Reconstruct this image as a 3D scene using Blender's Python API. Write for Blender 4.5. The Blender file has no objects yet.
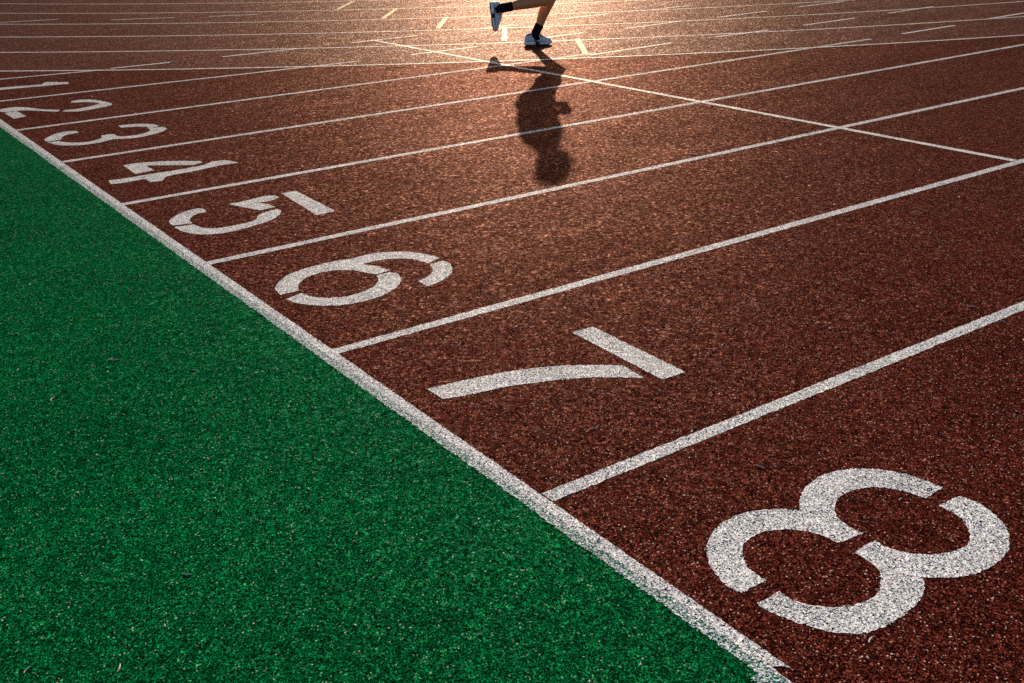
import bpy, bmesh, math, random
from mathutils import Vector, Matrix, geometry, noise
random.seed(7)
scene = bpy.context.scene
COL = scene.collection
PI = math.pi
# world axes: +X runs along the sprint lanes away from the start line, +Y across the lanes, metres

# ------------------------------------------------------------------ helpers
def link(name, me, mat=None, parent=None):
    o = bpy.data.objects.new(name, me)
    COL.objects.link(o)
    if mat is not None:
        me.materials.append(mat)
    if parent is not None:
        o.parent = parent
    return o

def from_bm(name, bm, mat=None, parent=None, smooth=False):
    me = bpy.data.meshes.new(name)
    bm.to_mesh(me); bm.free()
    if smooth:
        for p in me.polygons: p.use_smooth = True
    return link(name, me, mat, parent)

def tag(o, label=None, cat=None, group=None, kind=None):
    if label: o['label'] = label
    if cat: o['category'] = cat
    if group: o['group'] = group
    if kind: o['kind'] = kind
    return o

def recentre(o):
    """origin to the middle of the mesh, on its base"""
    vs = o.data.vertices
    xs = [v.co.x for v in vs]; ys = [v.co.y for v in vs]; zs = [v.co.z for v in vs]
    c = Vector(((min(xs)+max(xs))/2, (min(ys)+max(ys))/2, min(zs)))
    o.data.transform(Matrix.Translation(-c))
    o.location = c
    return o

# ------------------------------------------------------------------ materials
class NT:
    def __init__(self, name):
        self.m = bpy.data.materials.new(name)
        self.m.use_nodes = True
        self.t = self.m.node_tree
        self.t.nodes.clear()
        self.out = self.n('ShaderNodeOutputMaterial')
        self.b = self.n('ShaderNodeBsdfPrincipled')
        self.l(self.b.outputs[0], self.out.inputs[0])
    def n(self, t, **kw):
        x = self.t.nodes.new(t)
        for k, v in kw.items(): setattr(x, k, v)
        return x
    def l(self, a, b): self.t.links.new(a, b)
    def put(self, sock, v):
        if hasattr(v, 'is_output') or isinstance(v, bpy.types.NodeSocket): self.l(v, sock)
        else: sock.default_value = v
    def math(self, op, a, b=0.0, c=None, clamp=False):
        x = self.n('ShaderNodeMath', operation=op, use_clamp=clamp)
        self.put(x.inputs[0], a); self.put(x.inputs[1], b)
        if c is not None: self.put(x.inputs[2], c)
        return x.outputs[0]
    def vmath(self, op, a, b=(0, 0, 0), scale=None):
        x = self.n('ShaderNodeVectorMath', operation=op)
        self.put(x.inputs[0], a); self.put(x.inputs[1], b)
        if scale is not None: self.put(x.inputs['Scale'], scale)
        return x.outputs[0]
    def mix(self, f, a, b, blend='MIX'):
        x = self.n('ShaderNodeMix', data_type='RGBA', blend_type=blend)
        self.put(x.inputs[0], f); self.put(x.inputs[6], a); self.put(x.inputs[7], b)
        return x.outputs[2]
    def ramp(self, f, stops, interp='LINEAR'):
        x = self.n('ShaderNodeValToRGB')
        x.color_ramp.interpolation = interp
        el = x.color_ramp.elements
        while len(el) < len(stops): el.new(0.5)
        for e, (p, c) in zip(el, stops):
            e.position = p
            e.color = (*c, 1) if not isinstance(c, (int, float)) else (c, c, c, 1)
        self.l(f, x.inputs[0]) if isinstance(f, bpy.types.NodeSocket) else None
        return x.outputs[0]
    def vor(self, vec, scale, rnd=1.0, feature='F1'):
        x = self.n('ShaderNodeTexVoronoi', voronoi_dimensions='2D', feature=feature)
        self.put(x.inputs['Vector'], vec); x.inputs['Scale'].default_value = scale
        x.inputs['Randomness'].default_value = rnd
        return x
    def noise(self, vec, scale, detail=2, rough=0.5):
        x = self.n('ShaderNodeTexNoise')
        self.put(x.inputs['Vector'], vec); x.inputs['Scale'].default_value = scale
        x.inputs['Detail'].default_value = detail; x.inputs['Roughness'].default_value = rough
        return x.outputs[0]

def c4(c): return (*c, 1.0)

def grain_mat(name, stops, gloss, tilt=1.0, dome=0.9, paint=None, pit=0.5, pit_col=None, pit_col2=None,
              split=None, fleck=None, wear=0.0, rough=0.385):
    """rubber-granule surface: every granule has its own tint and its own facet slope, under a thin glossy skin.
    paint = colour of a paint coat over the granules (the gaps between granules stay bare)"""
    k = NT(name)
    geo = k.n('ShaderNodeNewGeometry')
    pos = geo.outputs['Position']
    # irregular, slightly warped granules
    wn = k.n('ShaderNodeTexNoise'); k.l(pos, wn.inputs['Vector']); wn.inputs['Scale'].default_value = 150
    wn.inputs['Detail'].default_value = 1
    off = k.vmath('SCALE', k.vmath('SUBTRACT', wn.outputs['Color'], (0.5, 0.5, 0.5)), scale=0.007)
    wpos = k.vmath('ADD', pos, off)
    v = k.vor(wpos, GRAIN)
    sc = k.n('ShaderNodeSeparateColor'); k.l(v.outputs['Color'], sc.inputs[0])
    r1, r2, r3 = sc.outputs
    dist = v.outputs['Distance']
    local = k.vmath('SUBTRACT', wpos, v.outputs['Position'])      # offset inside the granule
    rnd = k.vmath('SUBTRACT', v.outputs['Color'], (0.5, 0.5, 0.5))
    dv = k.vmath('SCALE', local, scale=dome*GRAIN)
    def normal(tl, dm):
        sl = k.vmath('ADD', k.vmath('SCALE', rnd, scale=tl), k.vmath('SCALE', dv, scale=dm))
        return k.vmath('NORMALIZE', k.vmath('ADD', k.vmath('MULTIPLY', sl, (1, 1, 0)), (0, 0, 1)))
    n_diff = normal(tilt, 1.0)
    v2 = k.vor(wpos, 95)                                           # uneven clumps of granules
    cl = k.n('ShaderNodeSeparateColor'); k.l(v2.outputs['Color'], cl.inputs[0])
    rnd = k.vmath('ADD', rnd, k.vmath('SCALE', k.vmath('SUBTRACT', v2.outputs['Color'], (0.5, 0.5, 0.5)), scale=0.8))
    n_spec = normal(0.5, 0.35)
    # granule colour
    col = k.ramp(r3, stops)
    big = k.noise(pos, 1.3, 4, 0.6)
    mid = k.noise(pos, 24, 3, 0.65)
    mod = k.math('MULTIPLY', k.math('MULTIPLY_ADD', big, 0.8, 0.6), k.math('MULTIPLY_ADD', mid, 0.6, 0.7))
    mod = k.math('MULTIPLY', mod, k.math('MULTIPLY_ADD', cl.outputs[2], 0.7, 0.65))
    col = k.mix(1.0, col, k.vmath('SCALE', (1, 1, 1), scale=mod), 'MULTIPLY')
    if fleck:
        col = k.mix(k.math('MULTIPLY', r2, k.math('GREATER_THAN', k.math('MULTIPLY_ADD', mid, 0.06, r1), fleck[1])), col, c4(fleck[0]))
    # gaps between granules take the darker pit colour
    gap = k.math('GREATER_THAN', dist, k.math('MULTIPLY_ADD', r2, 0.28, pit))
    if paint is None:
        col = k.mix(k.math('MULTIPLY', gap, 0.9), col, c4(pit_col))
    else:
        pc = c4(pit_col)
        if pit_col2 is not None:
            sx = k.n('ShaderNodeSeparateXYZ'); k.l(pos, sx.inputs[0])
            edge = k.math('MULTIPLY_ADD', k.noise(pos, 60, 2), 0.03, split-0.015)
            side = k.math('LESS_THAN', sx.outputs[0], edge)
            pc = k.mix(side, c4(pit_col), c4(pit_col2))
        tint = k.ramp(r3, [(0, tuple(0.7*x for x in paint)), (0.3, tuple(0.92*x for x in paint)), (1, paint)])
        tint = k.mix(1.0, tint, k.vmath('SCALE', (1, 1, 1), scale=k.math('MULTIPLY', k.math('MULTIPLY_ADD', mid, 0.4, 0.8), k.math('MULTIPLY_ADD', k.noise(pos, 5, 4, 0.65), 0.7, 0.68))), 'MULTIPLY')
        worn = k.math('GREATER_THAN', k.math('ADD', k.math('MULTIPLY_ADD', mid, 0.35, r1), k.math('MULTIPLY', k.noise(pos, 7, 4, 0.7), 0.5)), 1.35-wear)
        if pit_col2 is not None:      # thin overspray on the green side
            worn = k.math('MAXIMUM', worn, k.math('MULTIPLY', side, k.math('GREATER_THAN', r1, 0.60)))
        bare = k.math('MAXIMUM', gap, worn)
        col = k.mix(bare, tint, pc)
    d = k.n('ShaderNodeBsdfDiffuse'); k.l(col, d.inputs['Color']); k.l(n_diff, d.inputs['Normal'])
    g = k.n('ShaderNodeBsdfGlossy'); g.distribution = 'GGX'
    gm = k.math('MULTIPLY', k.math('MULTIPLY_ADD', k.math('POWER', cl.outputs[2], 4.0), 2.1, 0.58), k.math('MULTIPLY_ADD', r3, 1.0, 0.5))
    v3 = k.vor(wpos, 62); c3 = k.n('ShaderNodeSeparateColor'); k.l(v3.outputs['Color'], c3.inputs[0])   # bigger flat patches of rubber shine more
    gm = k.math('MULTIPLY', gm, k.math('MULTIPLY_ADD', k.math('POWER', c3.outputs[0], 5.0), 1.5, 0.75))
    st = k.noise(k.vmath('MULTIPLY', pos, (0.5, 2.2, 1.0)), 2.2, 5, 0.65)                                # running wear, drawn out along the lanes
    gm = k.math('MULTIPLY', gm, k.math('MULTIPLY_ADD', st, 1.5, 0.25))
    if paint is not None: gm = k.math('MULTIPLY_ADD', gm, 0.4, 0.6)
    k.l(k.vmath('SCALE', gloss, scale=gm), g.inputs['Color']); g.inputs['Roughness'].default_value = rough
    k.l(n_spec, g.inputs['Normal'])
    fr = k.n('ShaderNodeFresnel'); fr.inputs['IOR'].default_value = 1.22
    mx = k.n('ShaderNodeMixShader'); k.l(fr.outputs[0], mx.inputs[0]); k.l(d.outputs[0], mx.inputs[1]); k.l(g.outputs[0], mx.inputs[2])
    k.t.nodes.remove(k.b)
    k.l(mx.outputs[0], k.out.inputs[0])
    return k.m

GRAIN = 320.0
RED = [(0.0, (0.005, 0.001, 0.001)), (0.3, (0.030, 0.005, 0.004)), (0.75, (0.135, 0.0225, 0.0135)), (1.0, (0.24, 0.056, 0.037))]
GRN = [(0.0, (0.0003, 0.012, 0.003)), (0.35, (0.0005, 0.066, 0.016)), (0.8, (0.001, 0.165, 0.042)), (1.0, (0.006, 0.28, 0.080))]
PITR = (0.008, 0.002, 0.002); PITG = (0.0005, 0.008, 0.004)
WHITE = (0.81, 0.80, 0.79)
GL_R = (0.052, 0.0262, 0.0185); GL_W = (0.085, 0.070, 0.056); GL_O = (0.068, 0.0445, 0.034); GL_OW = (0.135, 0.110, 0.086)
M_track = grain_mat('red_rubber_granules', RED, GL_R, pit=0.42, pit_col=PITR, fleck=((0.42, 0.31, 0.27), 0.995))
RED2 = [(p, tuple(x*1.15+0.007 for x in c)) for p, c in RED]
M_ovaltrack = grain_mat('worn_red_rubber_granules', RED2, GL_O, pit=0.46, pit_col=(0.02, 0.008, 0.007), fleck=((0.26, 0.19, 0.16), 1.01))
M_green = grain_mat('green_rubber_granules', GRN, (0.010, 0.035, 0.022), pit=0.42, pit_col=PITG, fleck=((0.3, 0.32, 0.26), 1.01))
M_paint = grain_mat('white_line_paint', RED, GL_W, 0.7, 0.6, paint=WHITE, pit=0.50, pit_col=PITR)
M_start = grain_mat('start_line_paint', RED, GL_W, 0.7, 0.6, paint=WHITE, pit=0.50, pit_col=PITR,
                    pit_col2=(0.003, 0.10, 0.06), split=-0.034)
M_oval = grain_mat('worn_line_paint', RED, GL_OW, 0.5, 0.5, paint=(0.80, 0.76, 0.72), pit=0.60, pit_col=PITR, wear=-0.1)
M_yellow = grain_mat('yellow_line_paint', RED, (0.13, 0.105, 0.07), 0.5, 0.5, paint=(0.78, 0.68, 0.40), pit=0.60, pit_col=PITR, wear=-0.05)

def plain(name, col, rough=0.6, spec=0.4, nscale=60, namp=0.25, **kw):
    k = NT(name)
    tc = k.n('ShaderNodeTexCoord')
    f = k.noise(tc.outputs['Object'], nscale, 3)
    k.l(k.mix(1.0, c4(col), k.vmath('SCALE', (1, 1, 1), scale=k.math('MULTIPLY_ADD', f, 2*namp, 1-namp)), 'MULTIPLY'), k.b.inputs['Base Color'])
    k.b.inputs['Roughness'].default_value = rough
    k.b.inputs['Specular IOR Level'].default_value = spec
    for a, b in kw.items(): k.b.inputs[a].default_value = b
    return k.m

def grass_mat():
    k = NT('mown_grass')
    geo = k.n('ShaderNodeNewGeometry')
    f = k.noise(geo.outputs['Position'], 40, 6, 0.7)
    g = k.noise(geo.outputs['Position'], 0.4, 3)
    c = k.ramp(f, [(0.3, (0.015, 0.035, 0.008)), (0.7, (0.06, 0.11, 0.025))])
    k.l(k.mix(k.math('MULTIPLY', g, 0.5), c, (0.08, 0.09, 0.03, 1)), k.b.inputs['Base Color'])
    bp = k.n('ShaderNodeBump'); bp.inputs['Distance'].default_value = 0.03; k.l(f, bp.inputs['Height'])
    k.l(bp.outputs[0], k.b.inputs['Normal']); k.b.inputs['Roughness'].default_value = 0.8
    return k.m
M_grass = grass_mat()

# ------------------------------------------------------------------ ground sheets
def sheet(name, pts, z, mat):
    bm = bmesh.new()
    vs = [bm.verts.new((x, y, z)) for x, y in pts]
    f = bm.faces.new(vs)
    bm.normal_update()
    if f.normal.z < 0: f.normal_flip()
    bmesh.ops.triangulate(bm, faces=bm.faces[:])
    return from_bm(name, bm, mat)

tag(sheet('ground', [(-400, -400), (400, -400), (400, 400), (-400, 400)], -0.012, M_grass), kind='structure')
tag(sheet('running_track', [(-30, -12), (130, -12), (130, 70), (-30, 70)], 0.0, M_track), kind='structure')
# the bend of the oval (centre and outer radius measured on the ground)
OC = Vector((17.796, 27.95)); OR = 25.55; LW = 1.22
SPLIT = -0.036
arc = []
a0 = math.atan2(9.45-OC.y, SPLIT-OC.x)
for i in range(60):
    a = a0 - i/59*1.6
    arc.append((OC.x+(OR+0.10)*math.cos(a), OC.y+(OR+0.10)*math.sin(a)))
green = [(-29.9, -11.9), (SPLIT, -11.9)] + [(SPLIT, -11.9+(i+1)*0.02) for i in range(int((11.9+9.4)/0.02))]
green = [(x+random.uniform(-.003, .003) if x > -1 and -2 < y < 9.45 else x, y) for x, y in green]
green += [q for q in arc if q[0] < SPLIT-0.05 and q[0] > -29]
green += [(-29.9, arc[-1][1])]
tag(sheet('green_surface', green, 0.0004, M_green), kind='structure')
tag(sheet('oval_track', [(OC.x+(OR+0.02)*math.cos(i/360*2*PI), OC.y+(OR+0.02)*math.sin(i/360*2*PI)) for i in range(360)], 0.0004, M_ovaltrack), kind='structure')
tag(sheet('infield', [(OC.x+15.2*math.cos(i/96*2*PI), OC.y+15.2*math.sin(i/96*2*PI)) for i in range(96)], 0.0012, M_grass), kind='structure')

# ------------------------------------------------------------------ painted markings
def strip(name, pts, width, z, mat, step=0.012, jit=0.0024, ends=(0, 0)):
    """painted line along a polyline, with the slightly ragged edge of paint on granules"""
    P = []
    for a, b in zip(pts, pts[1:]):
        a = Vector(a); b = Vector(b); n = max(1, int((b-a).length/step))
        P += [a+(b-a)*(i/n) for i in range(n)]
    P.append(Vector(pts[-1]))
    bm = bmesh.new(); L = []; R = []
    for i, q in enumerate(P):
        d = (P[min(i+1, len(P)-1)]-P[max(i-1, 0)]).normalized(); n = Vector((-d.y, d.x))
        wv = width*(0.5 + 0.03*noise.noise(Vector((q.x*3, q.y*3, 1.7))))
        s = d*random.uniform(-jit, jit)*2 if i in (0, len(P)-1) else Vector((0, 0))
        l = q+n*(wv+random.uniform(-jit, jit))+s; r = q-n*(wv+random.uniform(-jit, jit))+s
        L.append(bm.verts.new((l.x, l.y, z))); R.append(bm.verts.new((r.x, r.y, z)))
    for i in range(len(P)-1):
        bm.faces.new((R[i], R[i+1], L[i+1], L[i]))
    return recentre(from_bm(name, bm, mat))

def smooth_outline(pts, step=0.006, jit=0.0024, corner=42):
    n = len(pts); V = [Vector(p) for p in pts]
    cor = []
    for i in range(n):
        a = V[i]-V[i-1]; b = V[(i+1) % n]-V[i]
        cor.append(abs(a.angle_signed(b)) > math.radians(corner) if a.length > 1e-6 and b.length > 1e-6 else False)
    out = []
    for i in range(n):
        p1, p2 = V[i], V[(i+1) % n]
        p0 = V[i-1] if not cor[i] else p1*2-p2
        p3 = V[(i+2) % n] if not cor[(i+1) % n] else p2*2-p1
        m = max(1, int((p2-p1).length/step))
        for j in range(m):
            t = j/m
            q = 0.5*((2*p1)+(p2-p0)*t+(2*p0-5*p1+4*p2-p3)*t*t+(3*p1-p0-3*p2+p3)*t**3)
            out.append(q+Vector((random.uniform(-jit, jit), random.uniform(-jit, jit))))
    return out

def painted(name, polys, z, mat, **kw):
    bm = bmesh.new()
    for poly in polys:
        pts = smooth_outline(poly, **kw)
        vs = [bm.verts.new((p.x, p.y, z)) for p in pts]
        for t in geometry.tessellate_polygon([[Vector((p.x, p.y, 0)) for p in pts]]):
            try: f = bm.faces.new([vs[i] for i in t])
            except ValueError: continue
            f.normal_update()
            if f.normal.z < 0: f.normal_flip()
    return recentre(from_bm(name, bm, mat))

NUMERALS = {
 1: (((0.0798,8.0742,),(0.3017,8.1218,),(0.6157,8.04,),(0.6765,8.1443,),(0.7501,8.0943,),(0.7638,8.0504,),(0.8392,8.0088,),(0.812,7.9025,),(0.7334,7.9275,),(0.6162,7.94,),(0.2772,8.0006,),(0.0879,7.9643,),),),
 2: (((0.5985,7.002,),(0.6675,7.0303,),(0.7416,6.9696,),(0.7947,6.8356,),(0.8168,6.6584,),(0.7674,6.5837,),(0.7061,6.5614,),(0.5993,6.5282,),(0.5126,6.5242,),(0.4311,6.5993,),(0.4655,6.6516,),(0.5417,6.6354,),(0.6365,6.6653,),(0.7012,6.7011,),(0.7474,6.7474,),(0.7246,6.8261,),(0.6552,6.8992,),(0.5857,6.9308,),),((0.0447,6.9781,),(0.0824,7.0363,),(0.1532,7.0732,),(0.2285,7.0274,),(0.2904,6.9225,),(0.3472,6.7996,),(0.4369,6.678,),(0.4053,6.6231,),(0.3278,6.7173,),(0.2482,6.829,),(0.1958,6.8773,),(0.1338,6.8807,),(0.0749,6.8968,),),((0.0771,6.857,),(0.1671,6.8654,),(0.1754,6.5962,),(0.0799,6.5538,),),),
 3: (((0.6022,5.7694,),(0.6647,5.7562,),(0.7321,5.7262,),(0.7978,5.6604,),(0.8235,5.5626,),(0.7828,5.5262,),(0.7348,5.5394,),(0.7484,5.5817,),(0.7004,5.6251,),(0.6456,5.6625,),(0.5903,5.6821,),),((0.7384,5.5361,),(0.7782,5.5122,),(0.8257,5.5117,),(0.8331,5.4625,),(0.8166,5.3996,),(0.7706,5.3468,),(0.701,5.3055,),(0.6186,5.2776,),(0.5455,5.2762,),(0.4682,5.3177,),(0.4264,5.3275,),(0.3548,5.2937,),(0.2822,5.2836,),(0.201,5.3031,),(0.1441,5.3483,),(0.1054,5.3985,),(0.0682,5.5275,),(0.1451,5.524,),(0.1575,5.4695,),(0.2084,5.3973,),(0.2705,5.3688,),(0.3259,5.379,),(0.3879,5.4171,),(0.4051,5.4971,),(0.4539,5.5159,),(0.4927,5.4926,),(0.4872,5.4122,),(0.5372,5.3674,),(0.6081,5.3604,),(0.6724,5.3888,),(0.7159,5.4371,),(0.7294,5.5022,),),((0.0724,5.6107,),(0.0933,5.6695,),(0.1598,5.7628,),(0.2249,5.8089,),(0.2874,5.8056,),(0.3206,5.7757,),(0.3166,5.7088,),(0.2605,5.7011,),(0.2135,5.6745,),(0.1806,5.6137,),(0.1576,5.5567,),(0.1106,5.5602,),(0.0746,5.5542,),),),
 4: (((0.0921,4.2282,),(0.1684,4.2106,),(0.3031,4.2134,),(0.4371,4.2051,),(0.5504,4.2097,),(0.6401,4.2217,),(0.7163,4.2706,),(0.7846,4.2578,),(0.8199,4.1798,),(0.8224,4.1312,),(0.7265,4.1463,),(0.649,4.1312,),(0.5435,4.1126,),(0.4441,4.1054,),(0.377,4.0928,),(0.3231,4.0084,),(0.2628,4.0266,),(0.263,4.1219,),(0.1391,4.113,),(0.0743,4.1353,),),((0.2652,4.5415,),(0.3373,4.5401,),(0.4022,4.5222,),(0.5227,4.4558,),(0.6659,4.3304,),(0.6616,4.2874,),(0.5968,4.2596,),(0.4861,4.3486,),(0.3696,4.4427,),(0.3701,4.2853,),(0.2553,4.2763,),),),
 5: (((0.7342,3.3125,),(0.8149,3.3117,),(0.8021,2.82,),(0.6958,2.8074,),),((0.4314,3.2996,),(0.5028,3.2971,),(0.5781,3.3119,),(0.6509,3.3181,),(0.6935,3.2938,),(0.6869,3.239,),(0.6234,3.214,),(0.5667,3.2232,),(0.5927,3.1434,),(0.5965,3.0834,),(0.5139,3.0789,),(0.4724,3.1811,),),((0.4855,3.0119,),(0.5852,3.0481,),(0.593,3.012,),(0.5618,2.9475,),(0.5098,2.8956,),(0.4371,2.8601,),(0.3465,2.8354,),(0.263,2.8234,),(0.1962,2.8309,),(0.1392,2.8625,),(0.0988,2.9186,),(0.0778,2.988,),(0.0694,3.0742,),(0.1608,3.0581,),(0.1708,2.9893,),(0.2057,2.9368,),(0.2519,2.9146,),(0.3143,2.9125,),(0.3795,2.9153,),(0.4287,2.936,),),((0.0724,3.1053,),(0.0778,3.1619,),(0.0981,3.2143,),(0.1432,3.2648,),(0.207,3.3091,),(0.2776,3.3236,),(0.2985,3.2909,),(0.2909,3.2308,),(0.2426,3.2278,),(0.195,3.1855,),(0.1695,3.1367,),(0.1636,3.0831,),),),
 6: (((0.0853,1.8696,),(0.0922,1.9272,),(0.108,1.9692,),(0.1473,2.0197,),(0.209,2.0714,),(0.2811,2.1,),(0.3561,2.1103,),(0.4473,2.1089,),(0.5334,2.0941,),(0.5797,2.1017,),(0.6399,2.0944,),(0.7081,2.0613,),(0.7643,2.007,),(0.8004,1.9384,),(0.8216,1.8563,),(0.7443,1.8274,),(0.7262,1.9051,),(0.6827,1.9597,),(0.6333,1.9854,),(0.5784,2.0009,),(0.518,1.9954,),(0.5539,1.9368,),(0.5723,1.8539,),(0.5056,1.8388,),(0.4785,1.8922,),(0.4489,1.9516,),(0.4074,1.9892,),(0.3572,2.0092,),(0.2964,2.0067,),(0.2482,1.9878,),(0.208,1.9534,),(0.181,1.9097,),(0.1654,1.8677,),),((0.0818,1.8106,),(0.1624,1.8352,),(0.1747,1.7721,),(0.2163,1.723,),(0.2663,1.6916,),(0.32,1.6852,),(0.3746,1.6974,),(0.4258,1.7199,),(0.4654,1.7599,),(0.4858,1.7935,),(0.497,1.8286,),(0.5588,1.8334,),(0.5748,1.789,),(0.5587,1.7339,),(0.5214,1.6811,),(0.4614,1.6331,),(0.3909,1.6027,),(0.3104,1.5949,),(0.2414,1.6061,),(0.1836,1.638,),(0.1397,1.6795,),(0.1016,1.7341,),),((0.7412,1.8045,),(0.8126,1.8153,),(0.8159,1.7685,),(0.7878,1.7018,),(0.7458,1.6489,),(0.6838,1.6081,),(0.632,1.5909,),(0.5924,1.5841,),(0.5967,1.6593,),(0.6513,1.6819,),(0.6916,1.7106,),(0.7164,1.7427,),),),
 7: (((0.7493,0.8403,),(0.8428,0.8359,),(0.8304,0.3456,),(0.7325,0.3484,),),((0.0946,0.763,),(0.1908,0.7483,),(0.2931,0.7304,),(0.3924,0.7044,),(0.476,0.6708,),(0.5456,0.6336,),(0.611,0.5907,),(0.7031,0.5115,),(0.6943,0.3928,),(0.6246,0.4565,),(0.5474,0.5119,),(0.462,0.5566,),(0.372,0.594,),(0.278,0.6238,),(0.1784,0.6425,),(0.0986,0.6681,),),),
 8: (((0.1072,-0.5934,),(0.0973,-0.5633,),(0.1095,-0.5107,),(0.1312,-0.4629,),(0.1707,-0.4178,),(0.2175,-0.3838,),(0.2743,-0.3639,),(0.3297,-0.3598,),(0.3849,-0.3736,),(0.4356,-0.403,),(0.4745,-0.4387,),(0.5226,-0.4013,),(0.5697,-0.3768,),(0.6318,-0.3619,),(0.6924,-0.3657,),(0.7538,-0.3913,),(0.7985,-0.4304,),(0.8339,-0.4861,),(0.8478,-0.5458,),(0.8537,-0.5919,),(0.7719,-0.5974,),(0.7636,-0.557,),(0.7419,-0.5138,),(0.7158,-0.4833,),(0.6748,-0.4641,),(0.6258,-0.4568,),(0.5756,-0.4718,),(0.5438,-0.4958,),(0.5216,-0.5259,),(0.5135,-0.5621,),(0.5141,-0.6021,),(0.4363,-0.5951,),(0.4299,-0.5518,),(0.4104,-0.5084,),(0.3775,-0.4759,),(0.3325,-0.454,),(0.2898,-0.4516,),(0.2509,-0.4619,),(0.223,-0.4832,),(0.1952,-0.5199,),(0.1845,-0.5551,),(0.1852,-0.5949,),),((0.7662,-0.6381,),(0.8485,-0.6426,),(0.8582,-0.6895,),(0.8423,-0.7443,),(0.8177,-0.7901,),(0.7807,-0.824,),(0.7293,-0.8533,),(0.6727,-0.868,),(0.6091,-0.8676,),(0.5635,-0.8565,),(0.5203,-0.836,),(0.4754,-0.8018,),(0.4541,-0.8194,),(0.4206,-0.8389,),(0.3797,-0.8516,),(0.3241,-0.8591,),(0.2692,-0.8589,),(0.2244,-0.8519,),(0.1914,-0.8363,),(0.157,-0.805,),(0.1343,-0.7635,),(0.1183,-0.724,),(0.1063,-0.68,),(0.0996,-0.6391,),(0.1775,-0.6393,),(0.1748,-0.6744,),(0.1896,-0.7074,),(0.2104,-0.7347,),(0.2383,-0.7559,),(0.2737,-0.7712,),(0.313,-0.7793,),(0.3542,-0.7736,),(0.387,-0.753,),(0.4148,-0.7275,),(0.4269,-0.7048,),(0.4312,-0.6788,),(0.4349,-0.6418,),(0.5122,-0.6394,),(0.5105,-0.6776,),(0.526,-0.7114,),(0.5468,-0.7407,),(0.5777,-0.7626,),(0.6155,-0.7798,),(0.6606,-0.7839,),(0.6999,-0.7709,),(0.7341,-0.744,),(0.76,-0.7091,),(0.768,-0.672,),),),
}

TXT = {1: 'thin looking white painted numeral 1, farthest of all and cut by the left edge',
       2: 'white painted numeral 2 with separate foot bar, lying in the second lane',
       3: 'white painted numeral 3 made of two open bowls, lying in the third lane',
       4: 'white painted numeral 4 with long slanting stroke, lying in the fourth lane',
       5: 'white painted numeral 5 with detached top bar, lying in the fifth lane',
       6: 'white painted numeral 6 with closed loop and hooked tail, lying in the sixth lane',
       7: 'white painted numeral 7 of one straight bar and one bent stroke, in the seventh lane',
       8: 'large white stencilled numeral 8 nearest to the camera, in the outermost lane'}
for n_, polys in NUMERALS.items():
    o = painted('lane_numeral', polys, 0.0008, M_paint, **(dict(step=0.006) if n_ > 4 else dict(step=0.012)))
    tag(o, TXT[n_], 'lane number', 'white lane numerals along the start line')

# start line, with the small sideways slip near its lower end
bm = bmesh.new()
def start_piece(y0, y1, xl, xr, zz, st=0.008):
    n = max(2, int(abs(y1-y0)/st)); Lv = []; Rv = []
    for i in range(n+1):
        y = y0+(y1-y0)*i/n
        l = xl+random.uniform(-.0035, .0035)+0.003*noise.noise(Vector((0.3, y*9, 0))); r = xr+random.uniform(-.0018, .0018)
        Lv.append(bm.verts.new((l, y, zz))); Rv.append(bm.verts.new((r, y, zz)))
    for i in range(n):
        f = bm.faces.new((Lv[i], Rv[i], Rv[i+1], Lv[i+1])); f.normal_update()
        if f.normal.z < 0: f.normal_flip()
start_piece(-0.80, 9.42, -0.064, 0.0, 0.0012)
start_piece(-1.30, -0.8005, -0.088, -0.030, 0.0012)
tip = [bm.verts.new(c) for c in ((-0.03, -0.8005, .0012), (-0.012, -0.812, .0012), (0.001, -0.828, .0012), (0.0, -0.8005, .0012))]
bm.faces.new(tip)
o = recentre(from_bm('start_line', bm, M_start))
tag(o, 'broad white start line running diagonally along the edge of the green surface', 'start line')

# sprint lane lines  (y, where the solid paint stops)
lanes = [(7*LW+0.03, 1.25, 'white lane line passing above the numeral 1, the farthest one from the camera'),
         (6*LW, 3.25, 'white lane line between numerals 1 and 2, running into the oval line'),
         (5*LW, 5.15, 'white lane line between numerals 2 and 3, ending by the runner'),
         (4*LW, 7.65, 'white lane line between numerals 3 and 4, crossed by the runner\'s shadow below the hips'),
         (3*LW, 60, 'white lane line between numerals 4 and 5, crossed by the shadow of the runner\'s chest'),
         (2*LW, 60, 'white lane line between numerals 5 and 6, just below the head of the shadow'),
         (1*LW, 60, 'white lane line between numerals 6 and 7, starting beside the green surface'),
         (0*LW, 60, 'white lane line between numerals 7 and 8, widest looking of the lane lines'),
         ]
for y, x1, txt in lanes:
    y_far = {7*LW+0.03: 8.50, 6*LW: 7.25, 5*LW: 6.08, 4*LW: 4.88}.get(y, y)
    y_near = {7*LW+0.03: 8.68, 6*LW: 7.43}.get(y, y)
    pts = [(0.002, y_near), (x1, y_far)] if x1 < 20 else [(0.002, y), (8, y), (20, y), (x1, y)]
    o = strip('lane_line', pts, 0.05, 0.0008, M_paint, step=0.012 if y < 4 else 0.03)
    tag(o, txt, 'lane line', 'straight white lane lines')

# cross line
o = strip('cross_line', [(4.08, 8.50), (4.15, 3.8), (4.19, 1.25)], 0.05, 0.0020, M_oval, step=0.03)
tag(o, 'thin white line crossing the lanes diagonally behind and right of the shadow', 'cross line')

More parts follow.
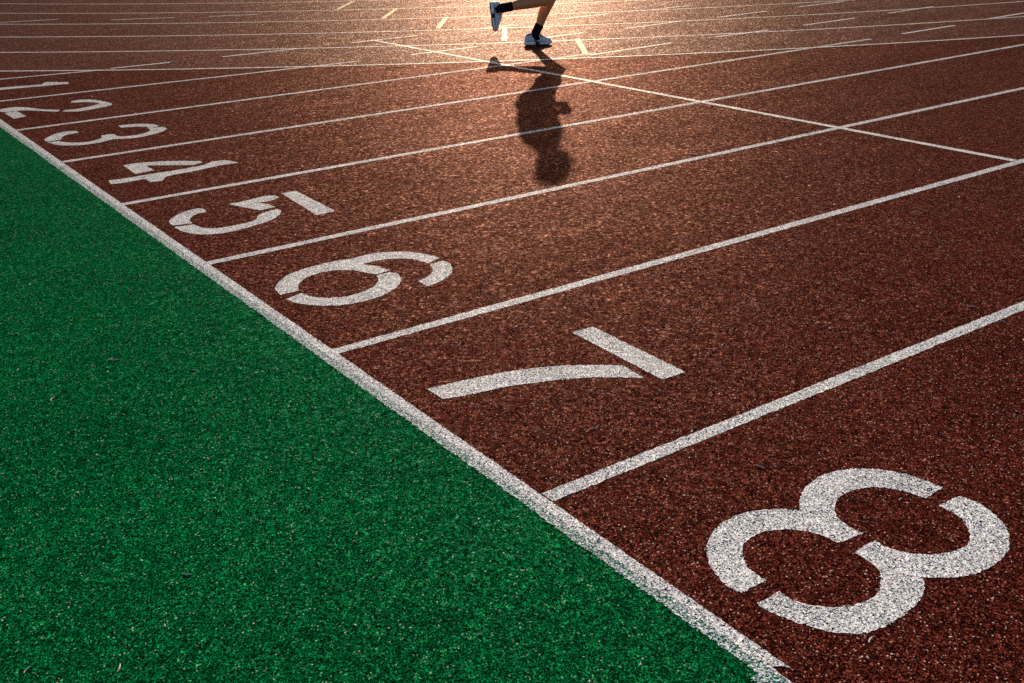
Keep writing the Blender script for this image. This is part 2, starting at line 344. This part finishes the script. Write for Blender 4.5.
# oval lane lines
ordn = ['nearest of the curved white oval lines, just past the runner\'s front foot shadow',
        'second nearest curved white oval line, at the runner\'s standing foot',
        'third nearest curved white oval line, beyond the runner\'s standing foot',
        'fourth nearest curved white oval line, level with the runner\'s raised shoe',
        'fifth nearest curved white oval line, near the top edge of the photo',
        'farthest curved white oval line, grazing the top left of the photo']
for i, txt in enumerate(ordn):
    r = OR-i*LW
    pts = []
    for j in range(221):
        a = math.radians(180+5+j*0.5)
        pts.append((OC.x+r*math.cos(a), OC.y+r*math.sin(a)))
    o = strip('oval_line', pts, 0.046, 0.0016, M_oval, step=0.06)
    tag(o, txt, 'lane line', 'curved white lines of the oval')

# broken continuation of the sprint lane lines across the oval
dashes = [((1.40, 13.68), (2.10, 13.45), 'short thin white dash at the top left corner, leftmost of all'),
          ((2.59, 12.80), (3.30, 12.42), 'short faint white dash near the top left, second from the left edge'),
          ((3.67, 12.17), (4.22, 11.88), 'short faint white dash near the top left, third from the left edge'),
          ((1.35, 8.52), (1.90, 8.49), 'short white dash above the numeral 2, just past the nearest oval line'),
          ((2.42, 8.47), (3.24, 8.46), 'short white dash running into the second oval line, left of the yellow marks'),
          ((3.81, 8.45), (4.60, 8.44), 'short white dash touching the top end of the thin cross line'),
          ((3.83, 7.24), (4.60, 7.25), 'short white dash cut by the thin cross line, left of the runner'),
          ((5.41, 8.44), (5.90, 8.46), 'short white dash seen just right of the raised shoe'),
          ((5.45, 7.29), (6.00, 7.31), 'short white dash beginning at the toe of the standing shoe'),
          ((5.03, 6.00), (6.11, 6.06), 'short white dash right of the runner, touching the nearest yellow mark'),
          ((6.59, 8.50), (7.34, 8.48), 'short white dash right of the runner\'s shin, high in the photo'),
          ((6.53, 7.25), (7.44, 7.29), 'short white dash right of the runner, level with the black sock'),
          ((6.72, 6.06), (7.47, 6.04), 'short white dash on the second oval line, right of the runner'),
          ((7.80, 8.43), (8.67, 8.42), 'short white dash at the top, merging with the fourth oval line'),
          ((7.94, 7.25), (8.80, 7.26), 'short white dash rising from the third oval line, top centre right'),
          ((8.03, 6.05), (8.91, 6.07), 'short separate white dash between oval lines, right of the centre top'),
          ((9.38, 7.30), (10.24, 7.29), 'short white dash touching the top edge of the photo on the right'),
          ((9.54, 6.09), (10.45, 6.13), 'short white dash crossing the third oval line, near the top right'),
          ((8.16, 4.89), (9.07, 4.91), 'short white dash between the two nearest oval lines, nearest the right edge'),
          ((9.79, 4.98), (10.60, 5.01), 'short white dash joining the second oval line at the right edge of the photo'),
          ]
for a, b, txt in dashes:
    o = strip('line_dash', [a, b], 0.048, 0.0024, M_oval, step=0.02)
    tag(o, txt, 'line dash', 'broken white line dashes across the oval')

# yellow relay marks, one per oval lane
yel = [((5.02, 6.05), (5.65, 6.98), 'yellow relay mark right of the runner, the nearest of the row'),
       ((5.03, 7.40), (5.71, 8.37), 'yellow relay mark between the raised shoe and the standing shoe'),
       ((5.10, 8.82), (5.73, 9.65), 'yellow relay mark left of the raised shoe, third of the row'),
       ((5.14, 10.18), (5.80, 11.02), 'yellow relay mark second farthest of the row, near the top edge'),
       ((5.24, 11.61), (5.93, 12.48), 'yellow relay mark cut by the top edge of the photo, farthest in full view')]
for a, b, txt in yel:
    o = strip('relay_mark', [a, b], 0.055, 0.0028, M_yellow, step=0.02)
    tag(o, txt, 'track mark', 'yellow relay marks in the oval lanes')

# ------------------------------------------------------------------ loose crumbs and dry fibres lying on the rubber
bm = bmesh.new()
def fibre(x, y, ln, w, a, h):
    d = Vector((math.cos(a), math.sin(a), 0)); n = Vector((-d.y, d.x, 0)); p = Vector((x, y, 0.0016+w*0.4))
    pts = []
    bend = random.uniform(-.5, .5)*ln
    for t in (-.5, -.17, .17, .5):
        c = p+d*ln*t+n*bend*(t*t)+Vector((0, 0, h*(0.25-t*t)))
        ww = w*(1-1.4*t*t)
        pts.append([bm.verts.new(c+n*ww), bm.verts.new(c+Vector((0, 0, ww))), bm.verts.new(c-n*ww), bm.verts.new(c-Vector((0, 0, ww*.6)))])
    for q, r in zip(pts, pts[1:]):
        for i in range(4): bm.faces.new((q[i], q[(i+1) % 4], r[(i+1) % 4], r[i]))
    bm.faces.new(pts[0][::-1]); bm.faces.new(pts[-1])
for _ in range(420):
    t = random.random()**0.6*9
    ang = math.atan2(.757, .523)+random.uniform(-.55, .55)
    x = -1.44+math.cos(ang)*(1.0+t); y = -1.94+math.sin(ang)*(1.0+t)
    big_ = random.random() < .12
    fibre(x, y, random.uniform(.012, .03) if big_ else random.uniform(.005, .011), random.uniform(.0012, .0022), random.uniform(0, PI), random.uniform(.0005, .002))
SPOTS = [(-.649, 1.646), (-.635, 1.63), (1.086, .428), (2.053, .109), (1.235, 3.055), (.56, -.228), (2.007, -.043), (1.484, 6.793), (5.61, 2.944), (4.652, 1.725), (-.877, .242), (2.155, 2.599), (.2, -.868)]
for x, y in SPOTS:
    fibre(x, y, random.uniform(.022, .034), .0020, random.uniform(0, PI), .002)
o = from_bm('loose_crumbs', bm, plain('dry_fibre', (0.75, 0.66, 0.5), 0.7, 0.3))
tag(o, 'scattered pale crumbs and dry fibres lying on the red and green rubber', 'debris', kind='stuff')

# ------------------------------------------------------------------ the runner
# local axes: +x running direction, +y the runner's left (away from the camera), z up, origin under the standing foot
def capsule(bm, p0, r0, p1, r1, seg=20):
    p0 = Vector(p0); p1 = Vector(p1); d = p1-p0; L = d.length
    rot = Vector((0, 0, 1)).rotation_difference(d.normalized()).to_matrix().to_4x4()
    rings = []
    prof = []
    for i in range(7):
        t = i/6*PI/2
        prof.append((r0*math.sin(t), -r0*math.cos(t)))
    for i in range(7):
        t = i/6*PI/2
        prof.append((r1*math.cos(t), L+r1*math.sin(t)))
    for r, z in prof:
        if r < 1e-6:
            rings.append([bm.verts.new(p0+rot @ Vector((0, 0, z)))])
        else:
            rings.append([bm.verts.new(p0+rot @ Vector((r*math.cos(2*PI*j/seg), r*math.sin(2*PI*j/seg), z))) for j in range(seg)])
    for a, b in zip(rings, rings[1:]):
        for j in range(seg):
            k = (j+1) % seg
            if len(a) == 1: bm.faces.new((a[0], b[k], b[j]))
            elif len(b) == 1: bm.faces.new((a[j], a[k], b[0]))
            else: bm.faces.new((a[j], a[k], b[k], b[j]))

def chain(bm, pts):
    for (p, r), (q, s) in zip(pts, pts[1:]): capsule(bm, p, r, q, s)

def ell(bm, c, r, rot=None, seg=24):
    m = Matrix.Translation(c) @ (rot.to_4x4() if rot is not None else Matrix.Identity(4)) @ Matrix.Diagonal((*r, 1))
    bmesh.ops.create_uvsphere(bm, u_segments=seg, v_segments=16, radius=1, matrix=m)

def fuse(name, bm, voxel, mat, parent, smooth=4, keep=None):
    """voxel-union the pieces into one continuous skin"""
    bmesh.ops.recalc_face_normals(bm, faces=bm.faces[:])
    me = bpy.data.meshes.new('tmp'); bm.to_mesh(me); bm.free()
    o = bpy.data.objects.new('tmp', me); COL.objects.link(o)
    r = o.modifiers.new('r', 'REMESH'); r.mode = 'VOXEL'; r.voxel_size = voxel
    s = o.modifiers.new('s', 'SMOOTH'); s.iterations = smooth; s.factor = 0.5
    dg = bpy.context.evaluated_depsgraph_get()
    m2 = bpy.data.meshes.new_from_object(o.evaluated_get(dg))
    bpy.data.objects.remove(o); bpy.data.meshes.remove(me)
    m2.name = name; m2.materials.clear()
    for p in m2.polygons: p.use_smooth = True
    return link(name, m2, mat, parent)

HEAD = math.radians(-30)
run = bpy.data.objects.new('person', None); COL.objects.link(run)
run.location = (5.10, 6.88, 0.003); run.rotation_euler = (0, 0, HEAD)
tag(run, 'runner in mid stride with bare tanned legs, black ankle socks and pale blue-grey running shoes', 'person')

M_skin = plain('tanned_skin', (0.62, 0.25, 0.09), 0.42, 0.5, 30, 0.12)
M_sock = plain('black_knit', (0.008, 0.008, 0.01), 0.9, 0.2, 400, 0.4)
M_shirt = plain('dark_shirt_cloth', (0.05, 0.06, 0.09), 0.85, 0.2, 90, 0.2)
M_short = plain('black_shorts_cloth', (0.012, 0.012, 0.016), 0.8, 0.25, 90, 0.2)
M_hair = plain('dark_hair', (0.012, 0.009, 0.007), 0.55, 0.4, 200, 0.5)

HL, HR = (-0.04, 0.085, 0.86), (-0.04, -0.085, 0.85)
KL, KR = (0.150, 0.045, 0.485), (0.055, -0.105, 0.436)
AL, AR = (-0.045, 0.015, 0.105), (-0.395, -0.125, 0.376)
SHL, SHR = (-0.045, 0.175, 1.315), (-0.055, -0.175, 1.315)
EL, ER = (-0.160, 0.235, 1.045), (-0.205, -0.220, 1.06)
WL, WR = (0.085, 0.160, 1.01), (0.070, -0.145, 1.00)
def lerp(a, b, t): return tuple(a[i]+(b[i]-a[i])*t for i in range(3))
def off(p, dx=0, dy=0, dz=0): return (p[0]+dx, p[1]+dy, p[2]+dz)

bm = bmesh.new()
# legs: thigh, knee, calf bulge behind the shin, ankle, foot inside the shoe
for H, K, A, back in ((HL, KL, AL, (-0.022, 0, 0.008)), (HR, KR, AR, (0.0, 0, 0.024))):
    chain(bm, [(H, 0.092), (lerp(H, K, .35), 0.082), (lerp(H, K, .8), 0.060), (K, 0.054)])
    c = lerp(K, A, .28); c = off(c, *[v*0.55 for v in back])
    c2 = lerp(K, A, .5); c2 = off(c2, *[v*0.5 for v in back])
    chain(bm, [(K, 0.054), (c, 0.058), (c2, 0.052), (lerp(K, A, .75), 0.040), (A, 0.036)])
    if H is HR: chain(bm, [(off(lerp(K, A, .2), 0, 0, .008), 0.062), (off(lerp(K, A, .5), 0, 0, .008), 0.057), (lerp(K, A, .72), 0.042)])
    ell(bm, off(lerp(K, H, .02), *( (0.022, 0, 0.0) if H is HL else (0.02, 0, -0.01))), (0.04, 0.042, 0.045))
chain(bm, [(AL, 0.036), (off(AL, 0.10, 0, -0.062), 0.026)]); chain(bm, [(off(AL, -0.03, 0, -0.05), 0.032), (off(AL, 0.05, 0, -0.06), 0.03)])
chain(bm, [(AR, 0.036), (off(AR, -0.055, 0, -0.11), 0.026)]); chain(bm, [(off(AR, -0.05, 0, 0.025), 0.03), (off(AR, -0.058, 0, -0.06), 0.03)])
# trunk
ell(bm, (-0.05, 0, 0.90), (0.115, 0.165, 0.12)); ell(bm, (-0.05, 0, 1.04), (0.10, 0.140, 0.14))
ell(bm, (-0.045, 0, 1.20), (0.118, 0.165, 0.17)); ell(bm, (-0.04, 0, 1.30), (0.085, 0.17, 0.075))
chain(bm, [((-0.04, 0, 1.32), 0.062), ((0.01, 0, 1.44), 0.064)])
# arms
for S, E, W, sg in ((SHL, EL, WL, 1), (SHR, ER, WR, -1)):
    chain(bm, [(S, 0.056), (lerp(S, E, .45), 0.047), (E, 0.037)])
    chain(bm, [(E, 0.037), (lerp(E, W, .3), 0.040), (W, 0.027)])
    d = (Vector(W)-Vector(E)).normalized(); side = Vector((0, sg, 0)); up = Vector((0, 0, 1))
    side = (side-d*side.dot(d)).normalized(); up = d.cross(side)*(1 if d.cross(side).z > 0 else -1)
    palm = Vector(W)+d*0.045
    rotm = Matrix((d, side, up)).transposed()
    ell(bm, palm, (0.050, 0.018, 0.040), rotm)
    for i, (fl, fz) in enumerate(((0.072, .029), (0.080, .010), (0.075, -.010), (0.060, -.028))):
        k0 = palm+d*0.036+up*fz; k1 = k0+d*fl*.30-side*0.016; k2 = k1-d*fl*.02-side*fl*.40; k3 = k2-d*fl*.30-side*fl*.02
        chain(bm, [(k0, .0092), (k1, .0088), (k2, .0082), (k3, .0072)])
    t0 = palm-d*0.015+up*0.032; t1 = t0+d*0.030+up*0.020-side*0.01; t2 = t1+d*0.030-side*0.012
    chain(bm, [(t0, .012), (t1, .010), (t2, .0088)])
# head: skull, jaw, face
hc = Vector((0.025, 0, 1.51))
ell(bm, hc+Vector((-0.012, 0, 0.025)), (0.096, 0.074, 0.090)); ell(bm, hc+Vector((0.022, 0, -0.045)), (0.066, 0.056, 0.068))
ell(bm, hc+Vector((0.062, 0, -0.088)), (0.026, 0.026, 0.020))
chain(bm, [(hc+Vector((0.085, 0, 0.012)), .010), (hc+Vector((0.104, 0, -0.028)), .0135)])       # nose
ell(bm, hc+Vector((0.082, 0, 0.020)), (0.014, 0.050, 0.010))                                   # brow
ell(bm, hc+Vector((0.084, 0, -0.053)), (0.010, 0.022, 0.006)); ell(bm, hc+Vector((0.083, 0, -0.066)), (0.010, 0.020, 0.006))  # lips
for s in (-1, 1): ell(bm, hc+Vector((-0.010, s*0.074, -0.012)), (0.018, 0.010, 0.030))          # ears
fuse('body', bm, 0.0065, M_skin, run, 5)
# eyes
for s in (-1, 1):
    bm = bmesh.new(); ell(bm, hc+Vector((0.080, s*0.031, 0.002)), (0.012, 0.013, 0.011))
    from_bm('eye', bm, plain('eye_white', (0.6, 0.6, 0.58), 0.2, 0.5), run, True)
# hair: short, with lifted locks
bm = bmesh.new()
ell(bm, hc+Vector((-0.020, 0, 0.038)), (0.103, 0.084, 0.094)); ell(bm, hc+Vector((-0.058, 0, -0.005)), (0.062, 0.072, 0.085))
for i in range(70):
    a = random.uniform(0, 2*PI); b = random.uniform(0.15, 1.5)
    v = Vector((math.cos(a)*math.cos(b), math.sin(a)*math.cos(b), math.sin(b)))
    if v.x > 0.6 and v.z < 0.6: continue
    q = hc+Vector((-0.020, 0, 0.038))+Vector((v.x*0.10, v.y*0.082, v.z*0.092))
    chain(bm, [(q, .011), (q+v*0.012+Vector((-.018, random.uniform(-.008, .008), -.004)), .006)])
fuse('hair', bm, 0.006, M_hair, run, 2)
# shirt
bm = bmesh.new()
ell(bm, (-0.050, 0, 1.21), (0.150, 0.190, 0.180)); ell(bm, (-0.065, 0, 1.06), (0.150, 0.172, 0.19)); ell(bm, (-0.070, 0, 0.94), (0.158, 0.180, 0.12)); ell(bm, (-0.03, 0, 1.33), (0.105, 0.15, 0.075))
ell(bm, (-0.045, 0, 1.315), (0.095, 0.19, 0.070))
for S, E in ((SHL, EL), (SHR, ER)): chain(bm, [(S, 0.068), (lerp(S, E, .6), 0.066)])
for i in range(16):   # folds
    a = random.uniform(0, 2*PI); z = random.uniform(.93, 1.2)
    p = Vector((-0.055+0.125*math.cos(a), 0.165*math.sin(a), z)); chain(bm, [(p, .010), (p+Vector((0.02*random.uniform(-1, 1), 0.02*random.uniform(-1, 1), .10)), .006)])
fuse('shirt', bm, 0.008, M_shirt, run, 4)
# shorts
bm = bmesh.new()
ell(bm, (-0.065, 0, 0.89), (0.145, 0.178, 0.12))
for H, K in ((HL, KL), (HR, KR)): chain(bm, [(H, 0.105), (lerp(H, K, .30), 0.100), (lerp(H, K, .55), 0.096)])
fuse('shorts', bm, 0.008, M_short, run, 4)

# socks: ribbed tubes
def sock(pts, parent):
    bm = bmesh.new(); rings = []; seg = 28
    P = [Vector(p) for p, r in pts]
    for i, (p, r) in enumerate(pts):
        d = (P[min(i+1, len(P)-1)]-P[max(i-1, 0)]).normalized()
        u = Vector((0, 1, 0)); w = d.cross(u).normalized()
        rings.append([bm.verts.new(Vector(p)+(u*math.cos(2*PI*j/seg)+w*math.sin(2*PI*j/seg))*(r+(0.0008 if j % 2 else 0))) for j in range(seg)])
    for a, b in zip(rings, rings[1:]):
        for j in range(seg): bm.faces.new((a[j], a[(j+1) % seg], b[(j+1) % seg], b[j]))
    bm.faces.new(rings[0]); bm.faces.new(rings[-1][::-1])
    bmesh.ops.recalc_face_normals(bm, faces=bm.faces[:])
    return from_bm('sock', bm, M_sock, parent, True)
sock([(off(AL, 0.02, 0, -0.055), .042), (off(AL, 0.004, 0, -0.02), .043), (off(AL, 0.006, 0, 0.012), .043), (lerp(AL, KL, .14), .0425), (lerp(AL, KL, .225), .0435), (lerp(AL, KL, .24), .0405)], run)
sock([(off(AR, -0.05, 0, -0.015), .043), (off(AR, -0.01, 0, -0.002), .045), (lerp(AR, KR, .08), .044), (lerp(AR, KR, .18), .0435), (lerp(AR, KR, .25), .045), (lerp(AR, KR, .265), .042)], run)

# shoes
def shoe_mats():
    k = NT('shoe_mesh_fabric')
    tc = k.n('ShaderNodeTexCoord'); sx = k.n('ShaderNodeSeparateXYZ'); k.l(tc.outputs['Object'], sx.inputs[0])
    v = k.vor(tc.outputs['Object'], 420)
    c = k.mix(k.math('MULTIPLY', v.outputs['Distance'], 0.9, clamp=True), (0.80, 0.81, 0.86, 1), (0.50, 0.53, 0.62, 1))
    k.l(c, k.b.inputs['Base Color']); k.b.inputs['Roughness'].default_value = 0.6
    return k.m
M_up = shoe_mats()
M_sole = plain('mint_foam', (0.90, 0.95, 0.86), 0.5, 0.4, 80, 0.08)
M_out = plain('black_outsole', (0.02, 0.025, 0.03), 0.8, 0.3, 80, 0.2)
M_lace = plain('navy_lace', (0.03, 0.05, 0.12), 0.7, 0.3, 80, 0.2)
M_over = plain('silver_overlay', (0.62, 0.66, 0.74), 0.3, 0.6, 80, 0.1)
X = [-.137, -.130, -.115, -.09, -.06, -.03, 0.0, .03, .06, .085, .108, .124, .134]
W = [.012, .024, .032, .035, .034, .033, .035, .040, .045, .045, .038, .026, .010]
T = [.078, .094, .102, .100, .096, .106, .110, .098, .082, .070, .062, .053, .046]
B = [.010, .004, .000, .000, .000, .001, .002, .001, .000, .001, .005, .010, .016]     # underside: heel and toe spring
def loft(name, zs, mat, parent, scale=1.0, prof='box'):
    bm = bmesh.new(); rings = []; seg = 20
    for i, x in enumerate(X):
        w = W[i]*scale; lo, hi = zs(i)
        ring = []
        for j in range(seg):
            a = 2*PI*j/seg
            if prof == 'up':    # flat bottom, sides lean in to a narrow top
                cy = math.cos(a); cz = math.sin(a)
                zz = lo+(hi-lo)*max(0, (abs(cz)**.8)*(1 if cz > 0 else 0))
                t = min(1.0, (zz-lo)/max(hi-lo, 1e-5))
                ww = w*(1-.18*t*t)
                yy = ww*math.copysign(abs(cy)**.62, cy) if cz >= 0 else ww*cy
                zz = zz if cz >= 0 else lo-.002
            else:
                cy = math.cos(a); cz = math.sin(a)
                yy = w*math.copysign(abs(cy)**.35, cy); zz = (lo+hi)/2+(hi-lo)/2*math.copysign(abs(cz)**.35, cz)
            ring.append(bm.verts.new((x*(1.0+(scale-1)*.4), yy, zz)))
        rings.append(ring)
    for a, b in zip(rings, rings[1:]):
        for j in range(seg): bm.faces.new((a[j], a[(j+1) % seg], b[(j+1) % seg], b[j]))
    bm.faces.new(rings[0][::-1]); bm.faces.new(rings[-1])
    bmesh.ops.recalc_face_normals(bm, faces=bm.faces[:])
    return from_bm(name, bm, mat, parent, True)

def make_shoe(mirror):
    up = loft('shoe', lambda i: (B[i]+.022, T[i]), M_up, run, 1.0, 'up')
    loft('sole', lambda i: (B[i]+.006, B[i]+.027+(.010 if i < 5 else 0)), M_sole, up, 1.09)
    loft('outsole', lambda i: (B[i], B[i]+.0062), M_out, up, 1.06)
    for s in (-1, 1):      # rounded heel cushion on both sides
        bm = bmesh.new(); ell(bm, (-.068, s*.033, .022), (.036, .013, .018))
        from_bm('heel_cushion', bm, M_sole, up, True)
    for s in (-1, 1):      # dark shank showing between heel cushion and forefoot, and the dark line where upper meets sole
        bm = bmesh.new(); ell(bm, (-.012, s*.032, .020), (.030, .010, .013))
        from_bm('shank', bm, M_out, up, True)
        bm = bmesh.new(); chain(bm, [((-.118, s*.030, .041), .0035), ((-.060, s*.036, .042), .0035), ((.0, s*.037, .033), .0035), ((.060, s*.044, .031), .003), ((.108, s*.036, .034), .003)])
        from_bm('seam', bm, M_lace, up, True)
    bm = bmesh.new()       # laces across the instep
    for i in range(5):
        x = -.012+i*.018; z = .1105-i*.0072-max(0, i-2)*.001
        chain(bm, [((x, -.024, z-.010), .0028), ((x+.004, 0, z+.003), .0030), ((x, .024, z-.010), .0028)])
    chain(bm, [((-.02, 0, .112), .004), ((-.035, .018, .113), .003)]); chain(bm, [((-.02, 0, .112), .004), ((-.03, -.02, .112), .003)])
    from_bm('lace', bm, M_lace, up, True)
    for s in (-1, 1):      # glossy side overlays: heel counter, two side bands, toe cap
        for p, r, q, t in (((-.118, s*.031, .042), .0045, (-.105, s*.031, .070), .004), ((-.010, s*.0335, .034), .0040, (-.030, s*.0290, .090), .0035),
                           ((.030, s*.0385, .032), .0040, (.006, s*.0290, .090), .0035), ((.085, s*.041, .030), .0040, (.110, s*.028, .046), .0035)):
            bm = bmesh.new(); capsule(bm, p, r, q, t, 12)
            from_bm('overlay', bm, M_over, up, True)
    bm = bmesh.new()       # dark padded collar round the ankle
    for i in range(20):
        a = 2*PI*i/20; b = 2*PI*(i+1)/20
        f = lambda t: (-.078+.046*math.cos(t), .030*math.sin(t), .103-.004*math.cos(2*t)+.005*math.cos(t))
        chain(bm, [(f(a), .0048), (f(b), .0048)])
    from_bm('collar', bm, M_lace, up, True)
    return up
s1 = make_shoe(False)
s1.location = (-0.015, 0.015, 0.0); s1.rotation_euler = (0, 0, math.radians(3))
s2 = make_shoe(True)
s2.matrix_local = Matrix.Translation((-0.490, -0.125, 0.297)) @ Matrix.Rotation(math.radians(85), 4, 'Y')

# ------------------------------------------------------------------ camera
cam = bpy.data.cameras.new('camera'); co = bpy.data.objects.new('camera', cam); COL.objects.link(co)
cam.sensor_width = 36; cam.lens = 1070.689/1024*36; cam.clip_start = 0.05; cam.clip_end = 3000
R = Matrix(((0.81617364, 0.24541056, -0.52310061), (-0.57726062, 0.30697304, -0.75666223), (-0.02511512, 0.91953315, 0.39220916)))
co.matrix_world = Matrix.Translation((-1.43692852, -1.94313887, 1.47792248)) @ R.to_4x4()
scene.camera = co

# ------------------------------------------------------------------ light: low sun straight ahead of the camera
EL_, AZ = math.radians(17), math.atan2(0.586, 0.81)
sd = Vector((math.sin(AZ)*math.cos(EL_), math.cos(AZ)*math.cos(EL_), math.sin(EL_)))
sun = bpy.data.lights.new('sun', 'SUN'); sun.energy = SUN_E = 5.0; sun.angle = math.radians(0.55); sun.color = (1.0, 0.87, 0.72)
so = bpy.data.objects.new('sun', sun); COL.objects.link(so)
so.location = sd*40; so.rotation_euler = sd.to_track_quat('Z', 'Y').to_euler()
w = bpy.data.worlds.new('World'); scene.world = w; w.use_nodes = True
nt = w.node_tree; nt.nodes.clear()
sky = nt.nodes.new('ShaderNodeTexSky'); sky.sky_type = 'NISHITA'; sky.sun_disc = False
sky.sun_elevation = EL_; sky.sun_rotation = AZ; sky.air_density = 0.6; sky.dust_density = 2.0; sky.ozone_density = 0.6
bg = nt.nodes.new('ShaderNodeBackground'); bg.inputs['Strength'].default_value = 0.10
wo = nt.nodes.new('ShaderNodeOutputWorld')
nt.links.new(sky.outputs[0], bg.inputs[0]); nt.links.new(bg.outputs[0], wo.inputs[0])

vs = scene.view_settings
vs.view_transform = 'Standard'; vs.look = 'None'; vs.gamma = 1; vs.exposure = 0.38; vs.use_curve_mapping = False
scene.render.engine = 'CYCLES'
scene.cycles.use_denoising = False
scene.cycles.max_bounces = 6
scene.render.filter_size = 1.0
